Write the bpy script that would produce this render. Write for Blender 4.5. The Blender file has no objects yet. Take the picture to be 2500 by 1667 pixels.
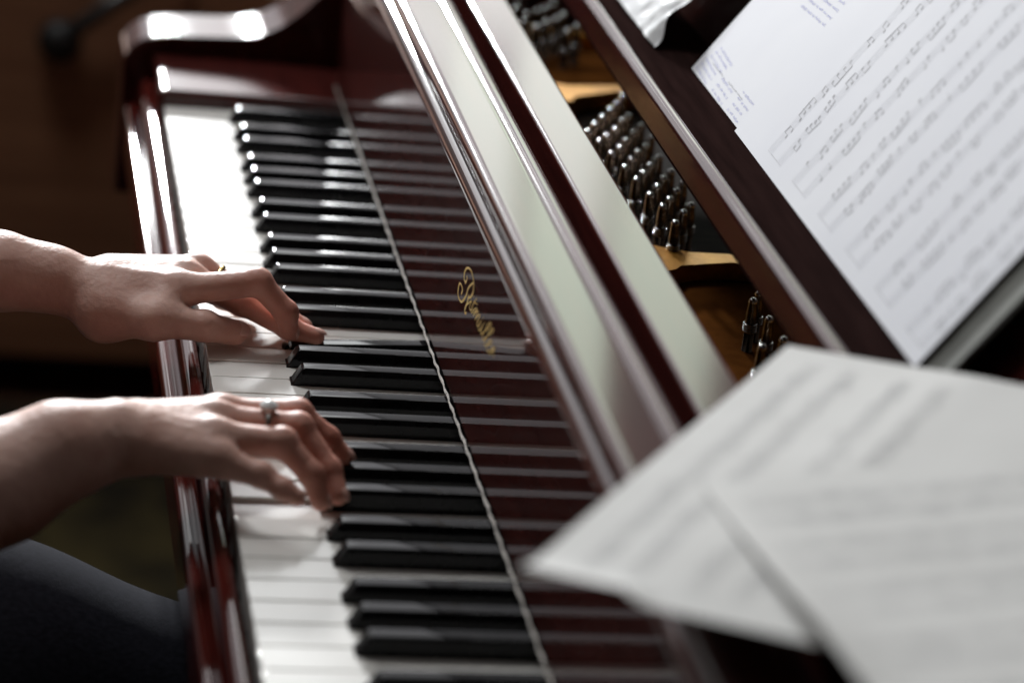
import bpy, bmesh, math, random
import numpy as np
from mathutils import Vector, Matrix

# All coordinates below are millimetres: x runs from the player to the fallboard,
# y along the keyboard (0 = lowest key, negative towards the treble), z = 0 on the white key tops.
S = 0.001
SC = bpy.context.scene
COL = SC.collection
R = math.radians
random.seed(7)

# ------------------------------------------------------------------ camera
def cam_axes(az, el, ro):
    f = Vector((math.sin(az)*math.cos(el), math.cos(az)*math.cos(el), math.sin(el)))
    r = f.cross(Vector((0, 0, 1))).normalized(); u = r.cross(f)
    return f, r*math.cos(ro)+u*math.sin(ro), u*math.cos(ro)-r*math.sin(ro)
cd = bpy.data.cameras.new('camera'); cam = bpy.data.objects.new('camera', cd); COL.objects.link(cam)
CF, CR, CU = cam_axes(0.23484, -0.39829, 0.1438)
m = Matrix((CR, CU, -CF)).transposed().to_4x4()
m.translation = Vector((-164.2, -1994.1, 672.6))*S
cam.matrix_world = m
cd.sensor_width = 36.0; cd.lens = 91.198
cd.clip_start = 0.02; cd.clip_end = 60
cd.dof.use_dof = True; cd.dof.focus_distance = 1.63; cd.dof.aperture_fstop = 3.3
cd.dof.aperture_blades = 0
SC.camera = cam

# ------------------------------------------------------------------ world: dim room, paler towards the window side and ceiling
W = bpy.data.worlds.new('World'); SC.world = W; W.use_nodes = True
nt = W.node_tree; nt.nodes.clear()
wo = nt.nodes.new('ShaderNodeOutputWorld'); bg = nt.nodes.new('ShaderNodeBackground')
tc = nt.nodes.new('ShaderNodeTexCoord'); dp = nt.nodes.new('ShaderNodeVectorMath'); dp.operation = 'DOT_PRODUCT'
v = Vector((-0.15, 0.72, 0.68)).normalized(); dp.inputs[1].default_value = v
mr = nt.nodes.new('ShaderNodeValToRGB')
mr.color_ramp.elements[0].position = 0.35; mr.color_ramp.elements[0].color = (0.012, 0.009, 0.007, 1)
mr.color_ramp.elements[1].position = 0.97; mr.color_ramp.elements[1].color = (0.42, 0.42, 0.41, 1)
e = mr.color_ramp.elements.new(0.72); e.color = (0.040, 0.032, 0.028, 1)
nt.links.new(tc.outputs['Generated'], dp.inputs[0]); 
mm = nt.nodes.new('ShaderNodeMath'); mm.operation = 'MULTIPLY_ADD'; mm.inputs[1].default_value = 0.5; mm.inputs[2].default_value = 0.5
nt.links.new(dp.outputs['Value'], mm.inputs[0]); nt.links.new(mm.outputs[0], mr.inputs[0])
nt.links.new(mr.outputs[0], bg.inputs[0]); bg.inputs[1].default_value = 1.0
nt.links.new(bg.outputs[0], wo.inputs[0])

# ------------------------------------------------------------------ window light and added fill
def area(name, loc, target, sx, sy, radiance, col):
    l = bpy.data.lights.new(name, 'AREA'); l.shape = 'RECTANGLE'; l.size = sx; l.size_y = sy
    l.energy = radiance*math.pi*sx*sy; l.color = col
    o = bpy.data.objects.new(name, l); COL.objects.link(o); o.location = loc
    o.rotation_euler = (Vector(target)-Vector(loc)).to_track_quat('-Z', 'Y').to_euler()
    return o
# two bright strips of sky in the window, then added panes shaped for reflections and fill
area('window_sky', (-0.22, 3.0, 1.12), (0, -0.5, 0.1), 0.20, 0.15, 1500, (0.97, 0.99, 1.0))
area('window_sky', (0.05, 3.0, 1.12), (0, -0.5, 0.1), 0.14, 0.15, 1300, (0.97, 0.99, 1.0))
area('reflection_pane', (0.28, 3.02, 1.62), (0, -0.5, 0.1), 0.30, 1.80, 2.5, (0.99, 0.98, 1.0))
area('reflection_pane', (0.58, 3.02, 0.79), (0, -0.5, 0.1), 0.24, 0.38, 1.9, (1.0, 0.95, 0.97))
area('reflection_pane', (0.84, 3.02, 0.86), (0, -0.5, 0.1), 0.24, 0.52, 2.0, (0.97, 1.0, 0.93))
area('reflection_pane', (1.09, 3.02, 1.09), (0, -0.5, 0.1), 0.24, 0.98, 2.3, (0.92, 1.0, 0.86))
area('reflection_pane', (1.36, 3.02, 1.36), (0, -0.5, 0.1), 0.26, 1.52, 2.7, (0.86, 1.0, 0.82))
area('fill_panel', (0.80, 3.08, 1.75), (0, -0.5, 0.1), 0.74, 1.50, 1.1, (0.95, 0.94, 1.0))  # added dim panels, soft fill and grey reflections for the black keys
area('fill_panel', (-0.95, 3.08, 1.55), (0, -0.5, 0.1), 1.20, 1.70, 1.2, (0.95, 0.95, 1.0))
area('reflection_pane', (0.515, 3.02, 2.05), (0, -0.5, 0.1), 0.15, 1.10, 3.6, (0.97, 1.0, 0.99))  # added panes that brighten reflections on the near white keys
area('reflection_pane', (0.66, 3.02, 2.30), (0, -0.5, 0.1), 0.11, 0.70, 3.6, (0.97, 1.0, 0.99))
area('overhead_fill', (-0.45, 0.45, 1.75), (-0.08, -0.50, 0.0), 0.60, 0.45, 19.0, (0.98, 0.99, 1.0))  # added overhead light that brightens the arms and hands

SC.view_settings.view_transform = 'Standard'; SC.view_settings.look = 'None'
SC.view_settings.exposure = 0.0; SC.view_settings.gamma = 1.0
SC.view_settings.use_curve_mapping = False
SC.cycles.use_denoising = True
SC.cycles.max_bounces = 8
SC.cycles.sample_clamp_indirect = 6.0
SC.cycles.caustics_reflective = False; SC.cycles.caustics_refractive = False

# ------------------------------------------------------------------ materials
def mat(name, base, rough=0.5, spec=0.5, metal=0.0, coat=0.0, sheen=0.0, sss=0.0, ior=1.5):
    m = bpy.data.materials.new(name); m.use_nodes = True
    b = m.node_tree.nodes['Principled BSDF']
    b.inputs['Base Color'].default_value = (*base, 1); b.inputs['Roughness'].default_value = rough
    b.inputs['IOR'].default_value = ior
    b.inputs['Specular IOR Level'].default_value = spec; b.inputs['Metallic'].default_value = metal
    b.inputs['Coat Weight'].default_value = coat; b.inputs['Coat Roughness'].default_value = 0.03
    b.inputs['Sheen Weight'].default_value = sheen
    if sss:
        b.inputs['Subsurface Weight'].default_value = sss
        b.inputs['Subsurface Radius'].default_value = (1.0, 0.35, 0.2)
        b.inputs['Subsurface Scale'].default_value = 0.007
    return m, m.node_tree, b
def tex_color(nt, b, c1, c2, scale, stretch=(1, 1, 1), detail=4, lo=0.35, hi=0.65, rough=None, bump=None):
    tc = nt.nodes.new('ShaderNodeTexCoord'); mp = nt.nodes.new('ShaderNodeMapping')
    mp.inputs['Scale'].default_value = stretch
    nz = nt.nodes.new('ShaderNodeTexNoise'); nz.inputs['Scale'].default_value = scale; nz.inputs['Detail'].default_value = detail
    cr = nt.nodes.new('ShaderNodeValToRGB')
    cr.color_ramp.elements[0].position = lo; cr.color_ramp.elements[0].color = (*c1, 1)
    cr.color_ramp.elements[1].position = hi; cr.color_ramp.elements[1].color = (*c2, 1)
    nt.links.new(tc.outputs['Object'], mp.inputs[0]); nt.links.new(mp.outputs[0], nz.inputs['Vector'])
    nt.links.new(nz.outputs[0], cr.inputs[0]); nt.links.new(cr.outputs[0], b.inputs['Base Color'])
    if rough:
        r2 = nt.nodes.new('ShaderNodeMapRange'); r2.inputs['To Min'].default_value = rough[0]; r2.inputs['To Max'].default_value = rough[1]
        nt.links.new(nz.outputs[0], r2.inputs[0]); nt.links.new(r2.outputs[0], b.inputs['Roughness'])
    return tc
def add_bump(nt, b, scale, dist, strength=1.0, stretch=(1, 1, 1), detail=2):
    tc = nt.nodes.new('ShaderNodeTexCoord'); mp = nt.nodes.new('ShaderNodeMapping'); mp.inputs['Scale'].default_value = stretch
    nz = nt.nodes.new('ShaderNodeTexNoise'); nz.inputs['Scale'].default_value = scale; nz.inputs['Detail'].default_value = detail
    bp = nt.nodes.new('ShaderNodeBump'); bp.inputs['Distance'].default_value = dist; bp.inputs['Strength'].default_value = strength
    nt.links.new(tc.outputs['Object'], mp.inputs[0]); nt.links.new(mp.outputs[0], nz.inputs['Vector'])
    nt.links.new(nz.outputs[0], bp.inputs['Height']); nt.links.new(bp.outputs[0], b.inputs['Normal'])

M = {}
def lacquer(name, c1, c2, rough, bump=0.00006):
    m, nt, b = mat(name, c1, rough)
    tex_color(nt, b, c1, c2, 26, (6, 0.5, 6), 5, 0.3, 0.7)
    if bump: add_bump(nt, b, 22, bump, 1.0, (1, 0.7, 1), 1)
    M[name] = m
lacquer('lacquer', (0.050, 0.0085, 0.0070), (0.095, 0.0135, 0.0100), 0.06)
lacquer('lacquer_board', (0.034, 0.0075, 0.0065), (0.060, 0.0125, 0.0100), 0.05)
lacquer('lacquer_lip', (0.042, 0.0095, 0.0085), (0.068, 0.0140, 0.0115), 0.11, 0.000012)
lacquer('lacquer_dark', (0.030, 0.008, 0.0065), (0.055, 0.0125, 0.0095), 0.09)
lacquer('lacquer_satin', (0.013, 0.0070, 0.0065), (0.022, 0.0115, 0.0105), 0.6)
M['lacquer_satin'].node_tree.nodes['Principled BSDF'].inputs['Specular IOR Level'].default_value = 0.0
for nm in ('lacquer_board',):      # a film of dust over the gloss
    pb = M[nm].node_tree.nodes['Principled BSDF']
    pb.inputs['Coat Weight'].default_value = 0.10; pb.inputs['Coat Roughness'].default_value = 0.42; pb.inputs['Coat IOR'].default_value = 1.35
M['lacquer_dark'].node_tree.nodes['Principled BSDF'].inputs['Specular IOR Level'].default_value = 0.3
m, nt, b = mat('ivory', (0.80, 0.79, 0.755), 0.16); M['ivory'] = m
tex_color(nt, b, (0.77, 0.755, 0.715), (0.83, 0.82, 0.79), 9, (1, 1, 1), 3, 0.3, 0.7, (0.12, 0.22))
m, nt, b = mat('keywood', (0.42, 0.30, 0.19), 0.6); M['keywood'] = m
m, nt, b = mat('ebony', (0.006, 0.006, 0.007), 0.06, 0.25); M['ebony'] = m
tex_color(nt, b, (0.004, 0.004, 0.005), (0.010, 0.010, 0.011), 60, (1, 1, 1), 3, 0.3, 0.7, (0.05, 0.07))
m, nt, b = mat('felt', (0.50, 0.46, 0.42), 0.95, 0.1, sheen=0.4); M['felt'] = m
tex_color(nt, b, (0.20, 0.175, 0.15), (0.38, 0.34, 0.30), 240, (1, 1, 1), 4); add_bump(nt, b, 900, 0.0006)
m, nt, b = mat('gold_plate', (0.62, 0.33, 0.075), 0.34, 0.5, 0.75); M['gold_plate'] = m
tex_color(nt, b, (0.52, 0.23, 0.035), (0.68, 0.33, 0.06), 70, (1, 1, 1), 4); add_bump(nt, b, 500, 0.0002)
m, nt, b = mat('pinblock', (0.014, 0.010, 0.008), 0.7, 0.02); M['pinblock'] = m
tex_color(nt, b, (0.009, 0.007, 0.006), (0.022, 0.015, 0.011), 50, (1, 8, 1))
m, nt, b = mat('steel', (0.40, 0.40, 0.40), 0.13, 0.5, 1.0); M['steel'] = m
tex_color(nt, b, (0.26, 0.26, 0.26), (0.40, 0.39, 0.38), 300, (1, 1, 1), 3, 0.3, 0.7, (0.08, 0.14))
m, nt, b = mat('blued_steel', (0.06, 0.05, 0.045), 0.2, 0.5, 1.0); M['blued_steel'] = m
tex_color(nt, b, (0.10, 0.085, 0.075), (0.22, 0.18, 0.145), 200)
m, nt, b = mat('gilt', (0.90, 0.64, 0.20), 0.5, 0.3, 0.0); M['gilt'] = m
bz, nt, b = mat('shaded_gold', (0.10, 0.036, 0.012), 0.5, 0.0); M['shaded_gold'] = bz  # recessed gold floors, their shade put into a darker base colour
tex_color(nt, b, (0.055, 0.019, 0.005), (0.095, 0.034, 0.008), 40)
m, nt, b = bz, None, None
m = M['gilt']; nt = m.node_tree; b = nt.nodes['Principled BSDF']
tex_color(nt, b, (0.88, 0.61, 0.18), (0.95, 0.70, 0.25), 200)
def paper(name, c1, c2, bump=0.0004):
    m, nt, b = mat(name, c1, 0.75, 0.25)
    tex_color(nt, b, c1, c2, 6, (1, 1, 1), 4); add_bump(nt, b, 14, bump, 0.6, (1, 1, 1), 3); M[name] = m
paper('paper', (0.68, 0.69, 0.735), (0.735, 0.745, 0.78))
paper('paper_warm', (0.53, 0.525, 0.51), (0.605, 0.60, 0.585), 0.0014)
paper('page_block', (0.48, 0.48, 0.44), (0.58, 0.575, 0.53))
m, nt, b = mat('plastic_sleeve', (0.82, 0.84, 0.85), 0.22, 0.5); M['plastic_sleeve'] = m
tex_color(nt, b, (0.74, 0.76, 0.77), (0.86, 0.87, 0.88), 20); add_bump(nt, b, 55, 0.003, 1.0)
m, nt, b = mat('cover', (0.012, 0.008, 0.009), 0.30); M['cover'] = m
tex_color(nt, b, (0.009, 0.006, 0.007), (0.018, 0.011, 0.012), 30)
m, nt, b = mat('ink', (0.16, 0.16, 0.17), 0.8); M['ink'] = m
tex_color(nt, b, (0.30, 0.30, 0.32), (0.48, 0.48, 0.50), 80)
m, nt, b = mat('staff_ink', (0.46, 0.46, 0.47), 0.8); M['staff_ink'] = m
tex_color(nt, b, (0.54, 0.54, 0.58), (0.64, 0.64, 0.67), 60)
m, nt, b = mat('shaded_pages', (0.24, 0.245, 0.225), 0.7, 0.2); M['shaded_pages'] = m  # page edges of the book, their shade put into an even grey
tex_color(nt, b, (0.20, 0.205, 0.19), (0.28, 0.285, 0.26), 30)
m, nt, b = mat('faded_ink', (0.55, 0.55, 0.55), 0.8); M['faded_ink'] = m
tex_color(nt, b, (0.40, 0.40, 0.41), (0.50, 0.50, 0.50), 60)
m, nt, b = mat('blue_ink', (0.42, 0.44, 0.74), 0.8); M['blue_ink'] = m
tex_color(nt, b, (0.36, 0.38, 0.70), (0.55, 0.56, 0.80), 80)
m, nt, b = mat('skin', (0.56, 0.31, 0.235), 0.50, 0.35, sss=0.18); M['skin'] = m
tex_color(nt, b, (0.52, 0.300, 0.240), (0.66, 0.430, 0.360), 30, (1, 1, 1), 5); add_bump(nt, b, 150, 0.0009, 0.9, (1, 1, 1), 7)
# fingers are redder than forearms
lk = b.inputs['Base Color'].links[0].from_socket
tc_ = nt.nodes.new('ShaderNodeTexCoord'); sx_ = nt.nodes.new('ShaderNodeSeparateXYZ'); mr_ = nt.nodes.new('ShaderNodeMapRange')
mr_.inputs['From Min'].default_value = -0.01; mr_.inputs['From Max'].default_value = 0.055
nt.links.new(tc_.outputs['Object'], sx_.inputs[0]); nt.links.new(sx_.outputs['X'], mr_.inputs[0])
mx_ = nt.nodes.new('ShaderNodeMix'); mx_.data_type = 'RGBA'; mx_.blend_type = 'MULTIPLY'
nt.links.new(mr_.outputs[0], mx_.inputs[0]); nt.links.new(lk, mx_.inputs[6]); mx_.inputs[7].default_value = (0.98, 0.72, 0.66, 1)
nt.links.new(mx_.outputs[2], b.inputs['Base Color'])
m, nt, b = mat('denim', (0.012, 0.0125, 0.018), 0.9, 0.05); M['denim'] = m
tex_color(nt, b, (0.008, 0.0085, 0.012), (0.016, 0.0165, 0.023), 260, (1, 2.5, 1), 5); add_bump(nt, b, 900, 0.0003)
m, nt, b = mat('knit', (0.02, 0.02, 0.024), 0.95, 0.1); M['knit'] = m
tex_color(nt, b, (0.015, 0.015, 0.018), (0.03, 0.03, 0.035), 300)
m, nt, b = mat('hair', (0.07, 0.035, 0.018), 0.5); M['hair'] = m
tex_color(nt, b, (0.04, 0.02, 0.01), (0.11, 0.06, 0.03), 60, (6, 6, 0.6))
m, nt, b = mat('silver', (0.82, 0.82, 0.80), 0.12, 0.5, 1.0); M['silver'] = m
tex_color(nt, b, (0.76, 0.76, 0.74), (0.86, 0.86, 0.84), 300)
m, nt, b = mat('nickel', (0.80, 0.80, 0.78), 0.30, 0.5, 1.0); M['nickel'] = m
tex_color(nt, b, (0.80, 0.80, 0.79), (0.92, 0.92, 0.91), 300, (1, 1, 1), 3, 0.3, 0.7, (0.15, 0.20))
m, nt, b = mat('nail', (0.62, 0.36, 0.30), 0.28, 0.45); M['nail'] = m
tex_color(nt, b, (0.58, 0.33, 0.27), (0.68, 0.42, 0.36), 90)
m, nt, b = mat('ring_gold', (0.90, 0.66, 0.28), 0.15, 0.5, 1.0); M['ring_gold'] = m
tex_color(nt, b, (0.85, 0.60, 0.24), (0.93, 0.70, 0.32), 300)
m, nt, b = mat('stone', (0.86, 0.87, 0.86), 0.3, 0.8); M['stone'] = m
tex_color(nt, b, (0.80, 0.81, 0.80), (0.90, 0.91, 0.90), 200)
m, nt, b = mat('cabinet_wood', (0.055, 0.020, 0.010), 0.42); M['cabinet_wood'] = m
tex_color(nt, b, (0.20, 0.090, 0.046), (0.32, 0.150, 0.078), 5, (1, 1, 9), 6, 0.3, 0.7, (0.4, 0.6))
m, nt, b = mat('black_iron', (0.008, 0.008, 0.008), 0.5); M['black_iron'] = m
tex_color(nt, b, (0.006, 0.006, 0.006), (0.012, 0.012, 0.012), 90)
m, nt, b = mat('floor_wood', (0.05, 0.022, 0.012), 0.5); M['floor_wood'] = m
tex_color(nt, b, (0.035, 0.015, 0.008), (0.07, 0.03, 0.015), 4, (8, 1, 1), 5)
m, nt, b = mat('rug', (0.06, 0.048, 0.018), 0.95, 0.1, sheen=0.1); M['rug'] = m
tex_color(nt, b, (0.010, 0.008, 0.004), (0.048, 0.037, 0.013), 9, (1, 1, 1), 6, 0.4, 0.6)

# ------------------------------------------------------------------ mesh helpers
def mesh_obj(name, bm, material, parent=None, smooth=False, loc=None):
    bmesh.ops.recalc_face_normals(bm, faces=bm.faces)
    me = bpy.data.meshes.new(name); bm.to_mesh(me); bm.free()
    return data_obj(name, me, material, parent, smooth, loc)
def data_obj(name, me, material, parent=None, smooth=False, loc=None):
    for mm_ in (material if isinstance(material, (list, tuple)) else [material]): me.materials.append(M[mm_])
    if smooth is True: me.shade_smooth()
    elif smooth: me.shade_smooth(); me.set_sharp_from_angle(angle=R(smooth))
    o = bpy.data.objects.new(name, me); COL.objects.link(o)
    if smooth and smooth is not True:
        wn = o.modifiers.new('weighted_normals', 'WEIGHTED_NORMAL'); wn.keep_sharp = True; wn.weight = 90
    if parent: o.parent = parent
    if loc: o.location = Vector(loc)*S
    return o
def tag(o, label, cat, group=None):
    o['label'] = label; o['category'] = cat
    if group: o['group'] = group
    return o
def empty(name, label, cat, loc=(0, 0, 0), group=None):
    o = bpy.data.objects.new(name, None); COL.objects.link(o); o.location = Vector(loc)*S
    o.empty_display_size = 0.05
    return tag(o, label, cat, group)
def V(x, y, z): return Vector((x, y, z))*S
def box(bm, x0, x1, y0, y1, z0, z1, bev=0, seg=2):
    r = bmesh.ops.create_cube(bm, size=1)
    vs = r['verts']
    for v_ in vs:
        v_.co = V(x0 if v_.co.x < 0 else x1, y0 if v_.co.y < 0 else y1, z0 if v_.co.z < 0 else z1)
    if bev:
        es = list({e_ for v_ in vs for e_ in v_.link_edges})
        bmesh.ops.bevel(bm, geom=es, offset=bev*S, segments=seg, profile=0.5, affect='EDGES')
def prism_y(bm, prof, y0, y1):
    """closed (x,z) profile run along the keyboard"""
    a = [bm.verts.new(V(x, y0, z)) for x, z in prof]; b_ = [bm.verts.new(V(x, y1, z)) for x, z in prof]
    n = len(prof)
    for i in range(n): bm.faces.new((a[i], a[(i+1) % n], b_[(i+1) % n], b_[i]))
    bm.faces.new(a); bm.faces.new(list(reversed(b_)))
    return a, b_
def prism_z(bm, poly, z0, z1, bev=0, seg=2):
    a = [bm.verts.new(V(x, y, z0)) for x, y in poly]; b_ = [bm.verts.new(V(x, y, z1)) for x, y in poly]
    n = len(poly)
    for i in range(n): bm.faces.new((a[i], a[(i+1) % n], b_[(i+1) % n], b_[i]))
    bm.faces.new(list(reversed(a))); f = bm.faces.new(b_)
    if bev: bmesh.ops.bevel(bm, geom=list(f.edges), offset=bev*S, segments=seg, profile=0.5, affect='EDGES')
def lathe(bm, prof, c=(0, 0, 0), n=16, axis=Vector((0, 0, 1))):
    q = Vector((0, 0, 1)).rotation_difference(axis).to_matrix()
    rings = []
    for r_, z_ in prof:
        if r_ < 1e-6: rings.append([bm.verts.new(q@V(0, 0, z_)+Vector(c)*S)])
        else: rings.append([bm.verts.new(q@V(r_*math.cos(2*math.pi*i/n), r_*math.sin(2*math.pi*i/n), z_)+Vector(c)*S) for i in range(n)])
    for a, b_ in zip(rings, rings[1:]):
        if len(a) == 1 and len(b_) == 1: continue
        for i in range(n):
            j = (i+1) % n
            if len(a) == 1: bm.faces.new((a[0], b_[i], b_[j]))
            elif len(b_) == 1: bm.faces.new((a[i], a[j], b_[0]))
            else: bm.faces.new((a[i], a[j], b_[j], b_[i]))
def torus(bm, c, axis, R_, r_, n=40, m_=10, squash=1.0):
    q = Vector((0, 0, 1)).rotation_difference(Vector(axis).normalized()).to_matrix()
    g = []
    for i in range(n):
        t = 2*math.pi*i/n; row = []
        for j in range(m_):
            p_ = 2*math.pi*j/m_
            row.append(bm.verts.new(q@V((R_+r_*math.cos(p_))*math.cos(t), (R_+r_*math.cos(p_))*math.sin(t), squash*r_*math.sin(p_))+Vector(c)*S))
        g.append(row)
    for i in range(n):
        for j in range(m_):
            bm.faces.new((g[i][j], g[(i+1) % n][j], g[(i+1) % n][(j+1) % m_], g[i][(j+1) % m_]))
def tube(bm, pts, rad, n=10):
    """pts in mm, rad list; free-form tube"""
    P = [Vector(p_)*S for p_ in pts]; rings = []
    for i, p_ in enumerate(P):
        t = (P[min(i+1, len(P)-1)]-P[max(i-1, 0)]).normalized()
        q = Vector((0, 0, 1)).rotation_difference(t).to_matrix()
        rr = rad[i]*S if hasattr(rad, '__len__') else rad*S
        rings.append([bm.verts.new(p_+q@Vector((rr*math.cos(2*math.pi*k/n), rr*math.sin(2*math.pi*k/n), 0))) for k in range(n)])
    for a, b_ in zip(rings, rings[1:]):
        for k in range(n): bm.faces.new((a[k], a[(k+1) % n], b_[(k+1) % n], b_[k]))
    bm.faces.new(rings[0]); bm.faces.new(list(reversed(rings[-1])))

YB, YT = 97.0, -1319.0          # inner faces of the two case arms
P_ = 23.5

# ------------------------------------------------------------------ the room: floor, rug, low cabinet
bm = bmesh.new(); box(bm, -3000, 3500, -3500, 6000, -760, -720)
o = mesh_obj('floor', bm, 'floor_wood'); o['kind'] = 'structure'
bm = bmesh.new(); box(bm, -1300, 700, -1900, 940, -719.5, -712, 3)
tag(mesh_obj('rug', bm, 'rug'), 'dark olive patterned rug on the floor under the piano', 'rug')
cab = empty('cabinet', 'low dark brown wooden cabinet with black handle behind the piano', 'cabinet', (-100, 1080, -720))
bm = bmesh.new(); box(bm, -800, 700, -100, 300, 58, 560, 4); mesh_obj('carcass', bm, 'cabinet_wood', cab, 30)
bm = bmesh.new(); box(bm, -760, 660, -20, 260, 0, 58); mesh_obj('plinth', bm, 'black_iron', cab)  # shade of the gap under the cabinet put into the plinth's black
for x0, x1 in ((-792, -302), (-298, 202), (206, 692)):
    bm = bmesh.new(); box(bm, x0, x1, -120, -101, 62, 548, 3); d_ = mesh_obj('door', bm, 'cabinet_wood', cab, 30)
hb = bmesh.new()
tube(hb, [(54, -124, 475), (56, -142, 477), (70, -146, 492), (106, -148, 522), (160, -148, 562), (190, -140, 580)], [8, 9, 10, 9, 8, 8])
lathe(hb, [(0, 16), (18, 13), (26, 0), (24, -14), (0, -23)], (52, -140, 472), 20, Vector((0, -1, 0)))
mesh_obj('handle', hb, 'black_iron', cab, True)

# ------------------------------------------------------------------ the piano
piano = empty('grand_piano', 'dark red mahogany grand piano with its keyboard and tuning pins uncovered', 'piano', (0, 0, 0))

ARM = [(-28, -112), (-28, 2), (-27, 9), (-23.5, 15.5), (-18.5, 20.5), (-12, 24.6), (-3, 27.8), (8, 29.0), (32, 30.0), (54, 31.0), (68, 32.2), (78, 33.8),
       (86, 36.2), (94, 40), (102, 45), (110, 51.4), (117, 58), (124, 65.6), (131, 74), (138, 83.5), (145, 93.5), (152, 104), (160, 116), (169, 129), (179, 140), (190, 147.4), (202, 150), (900, 150), (900, -112)]
def arm(y0, y1):
    bm = bmesh.new(); a, b_ = prism_y(bm, ARM, y0, y1)
    top = [e_ for e_ in bm.edges if abs(e_.verts[0].co.y-e_.verts[1].co.y) < 1e-7 and len(e_.link_faces) == 2 and max(v_.co.z for v_ in e_.verts) > 0 and min(v_.co.z for v_ in e_.verts) > -0.12 and not (e_.verts[0].co.x > 0.8 and e_.verts[1].co.x > 0.8)]
    bmesh.ops.bevel(bm, geom=top, offset=3.5*S, segments=3, profile=0.5, affect='EDGES')
    return mesh_obj('case_arm', bm, 'lacquer_dark', piano, 35)
arm(YB, YB+60); arm(YT-60, YT)
bm = bmesh.new(); box(bm, -12, 900, YT, YB, -112, -62)
mesh_obj('keybed', bm, 'lacquer_dark', piano)
# key slip: small outer bead, sloping riser, rounded inner top
KS = [(-24.5, -62), (-24.5, -36), (-23.8, -33.2), (-22.4, -31.4), (-20.4, -30.8), (-18.6, -31), (-17.2, -31.6), (-16.4, -30.6), (-13.4, -15), (-12.6, -12.4), (-11.2, -10.6), (-9, -9.4), (-6.4, -9), (-4.2, -9.6), (-2.6, -11.2), (-2.0, -14), (-2.0, -62)]
bm = bmesh.new(); prism_y(bm, KS, YT, YB); mesh_obj('key_slip', bm, 'lacquer', piano, 30)
for y0, y1 in ((2.0, YB), (YT, -1224.0)):
    bm = bmesh.new(); box(bm, -3.5, 200, y0, y1, -40, 12.5, 5, 4); mesh_obj('cheek_block', bm, 'lacquer_lip', piano, 35)

# fallboard standing open, its rounded top rail, felt cord along its foot, gilt lettering
FB = [(145.6, 14.5), (144.1, 17), (144.0, 133), (144.5, 137), (146.2, 140.4), (148.8, 142.2), (151, 142.8), (158, 142.8), (158, 14.5)]
bm = bmesh.new(); prism_y(bm, FB, -1268.0, 46.0); fallb = mesh_obj('fallboard', bm, 'lacquer_board', piano, 28)
FR = [(151, 143.2), (148.2, 145.2), (146.6, 148.0), (146.0, 151.6), (146.2, 155.2), (147.0, 157.6), (148.6, 158.9), (150.6, 159.2), (153, 159.05), (164, 158.3), (175, 157.4), (177.6, 156.9), (178.8, 156.1), (179.8, 156.8), (181.6, 157.6), (184.6, 157.6), (187.6, 156.4), (190.0, 153.6), (191.2, 150.0), (191.4, 108), (160, 108), (158.6, 143.2)]
bm = bmesh.new(); prism_y(bm, FR, -1268.0, 46.0); mesh_obj('top_rail', bm, 'lacquer_lip', fallb, 32)
pts, rad = [], []
rnd = random.Random(3)
y = 44.0
while y > -1266:
    t = (-y) % 21.0/21.0
    pts.append((143.2+0.22*math.sin(y*0.3)+rnd.uniform(-.15, .15), y, 13.0+0.25*math.sin(y*0.3+1.3)+rnd.uniform(-.15, .15)))
    rad.append(0.55+0.38*math.sin(math.pi*t)**2+rnd.uniform(-.08, .12)); y -= 2.6
bm = bmesh.new(); tube(bm, pts, rad, 8); mesh_obj('felt_strip', bm, 'felt', piano, True)

def catmull(pl, n=5):
    if len(pl) < 3: return [Vector(p_) for p_ in pl]
    P = [Vector(p_) for p_ in pl]; P = [2*P[0]-P[1]]+P+[2*P[-1]-P[-2]]; out = []
    for i in range(1, len(P)-2):
        for k in range(n):
            t = k/n
            out.append(0.5*((2*P[i])+(P[i+1]-P[i-1])*t+(2*P[i-1]-5*P[i]+4*P[i+1]-P[i+2])*t*t+(3*P[i]-P[i-1]-3*P[i+1]+P[i+2])*t**3))
    out.append(P[-2]); return out
def ribbon(bm, pl, w, place):
    """flat stroke: pl 2D points, w half width or function of 0..1, place maps (a,b)->Vector"""
    n = len(pl); L, Rr = [], []
    for i, p_ in enumerate(pl):
        t = (pl[min(i+1, n-1)]-pl[max(i-1, 0)])
        if t.length < 1e-9: t = Vector((1, 0))
        t.normalize(); nn = Vector((-t.y, t.x)); ww = w(i/max(1, n-1), t) if callable(w) else w
        L.append(bm.verts.new(place(*(p_+nn*ww)))); Rr.append(bm.verts.new(place(*(p_-nn*ww))))
    for i in range(n-1):
        bm.faces.new((L[i], L[i+1], Rr[i+1], Rr[i]))
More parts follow.
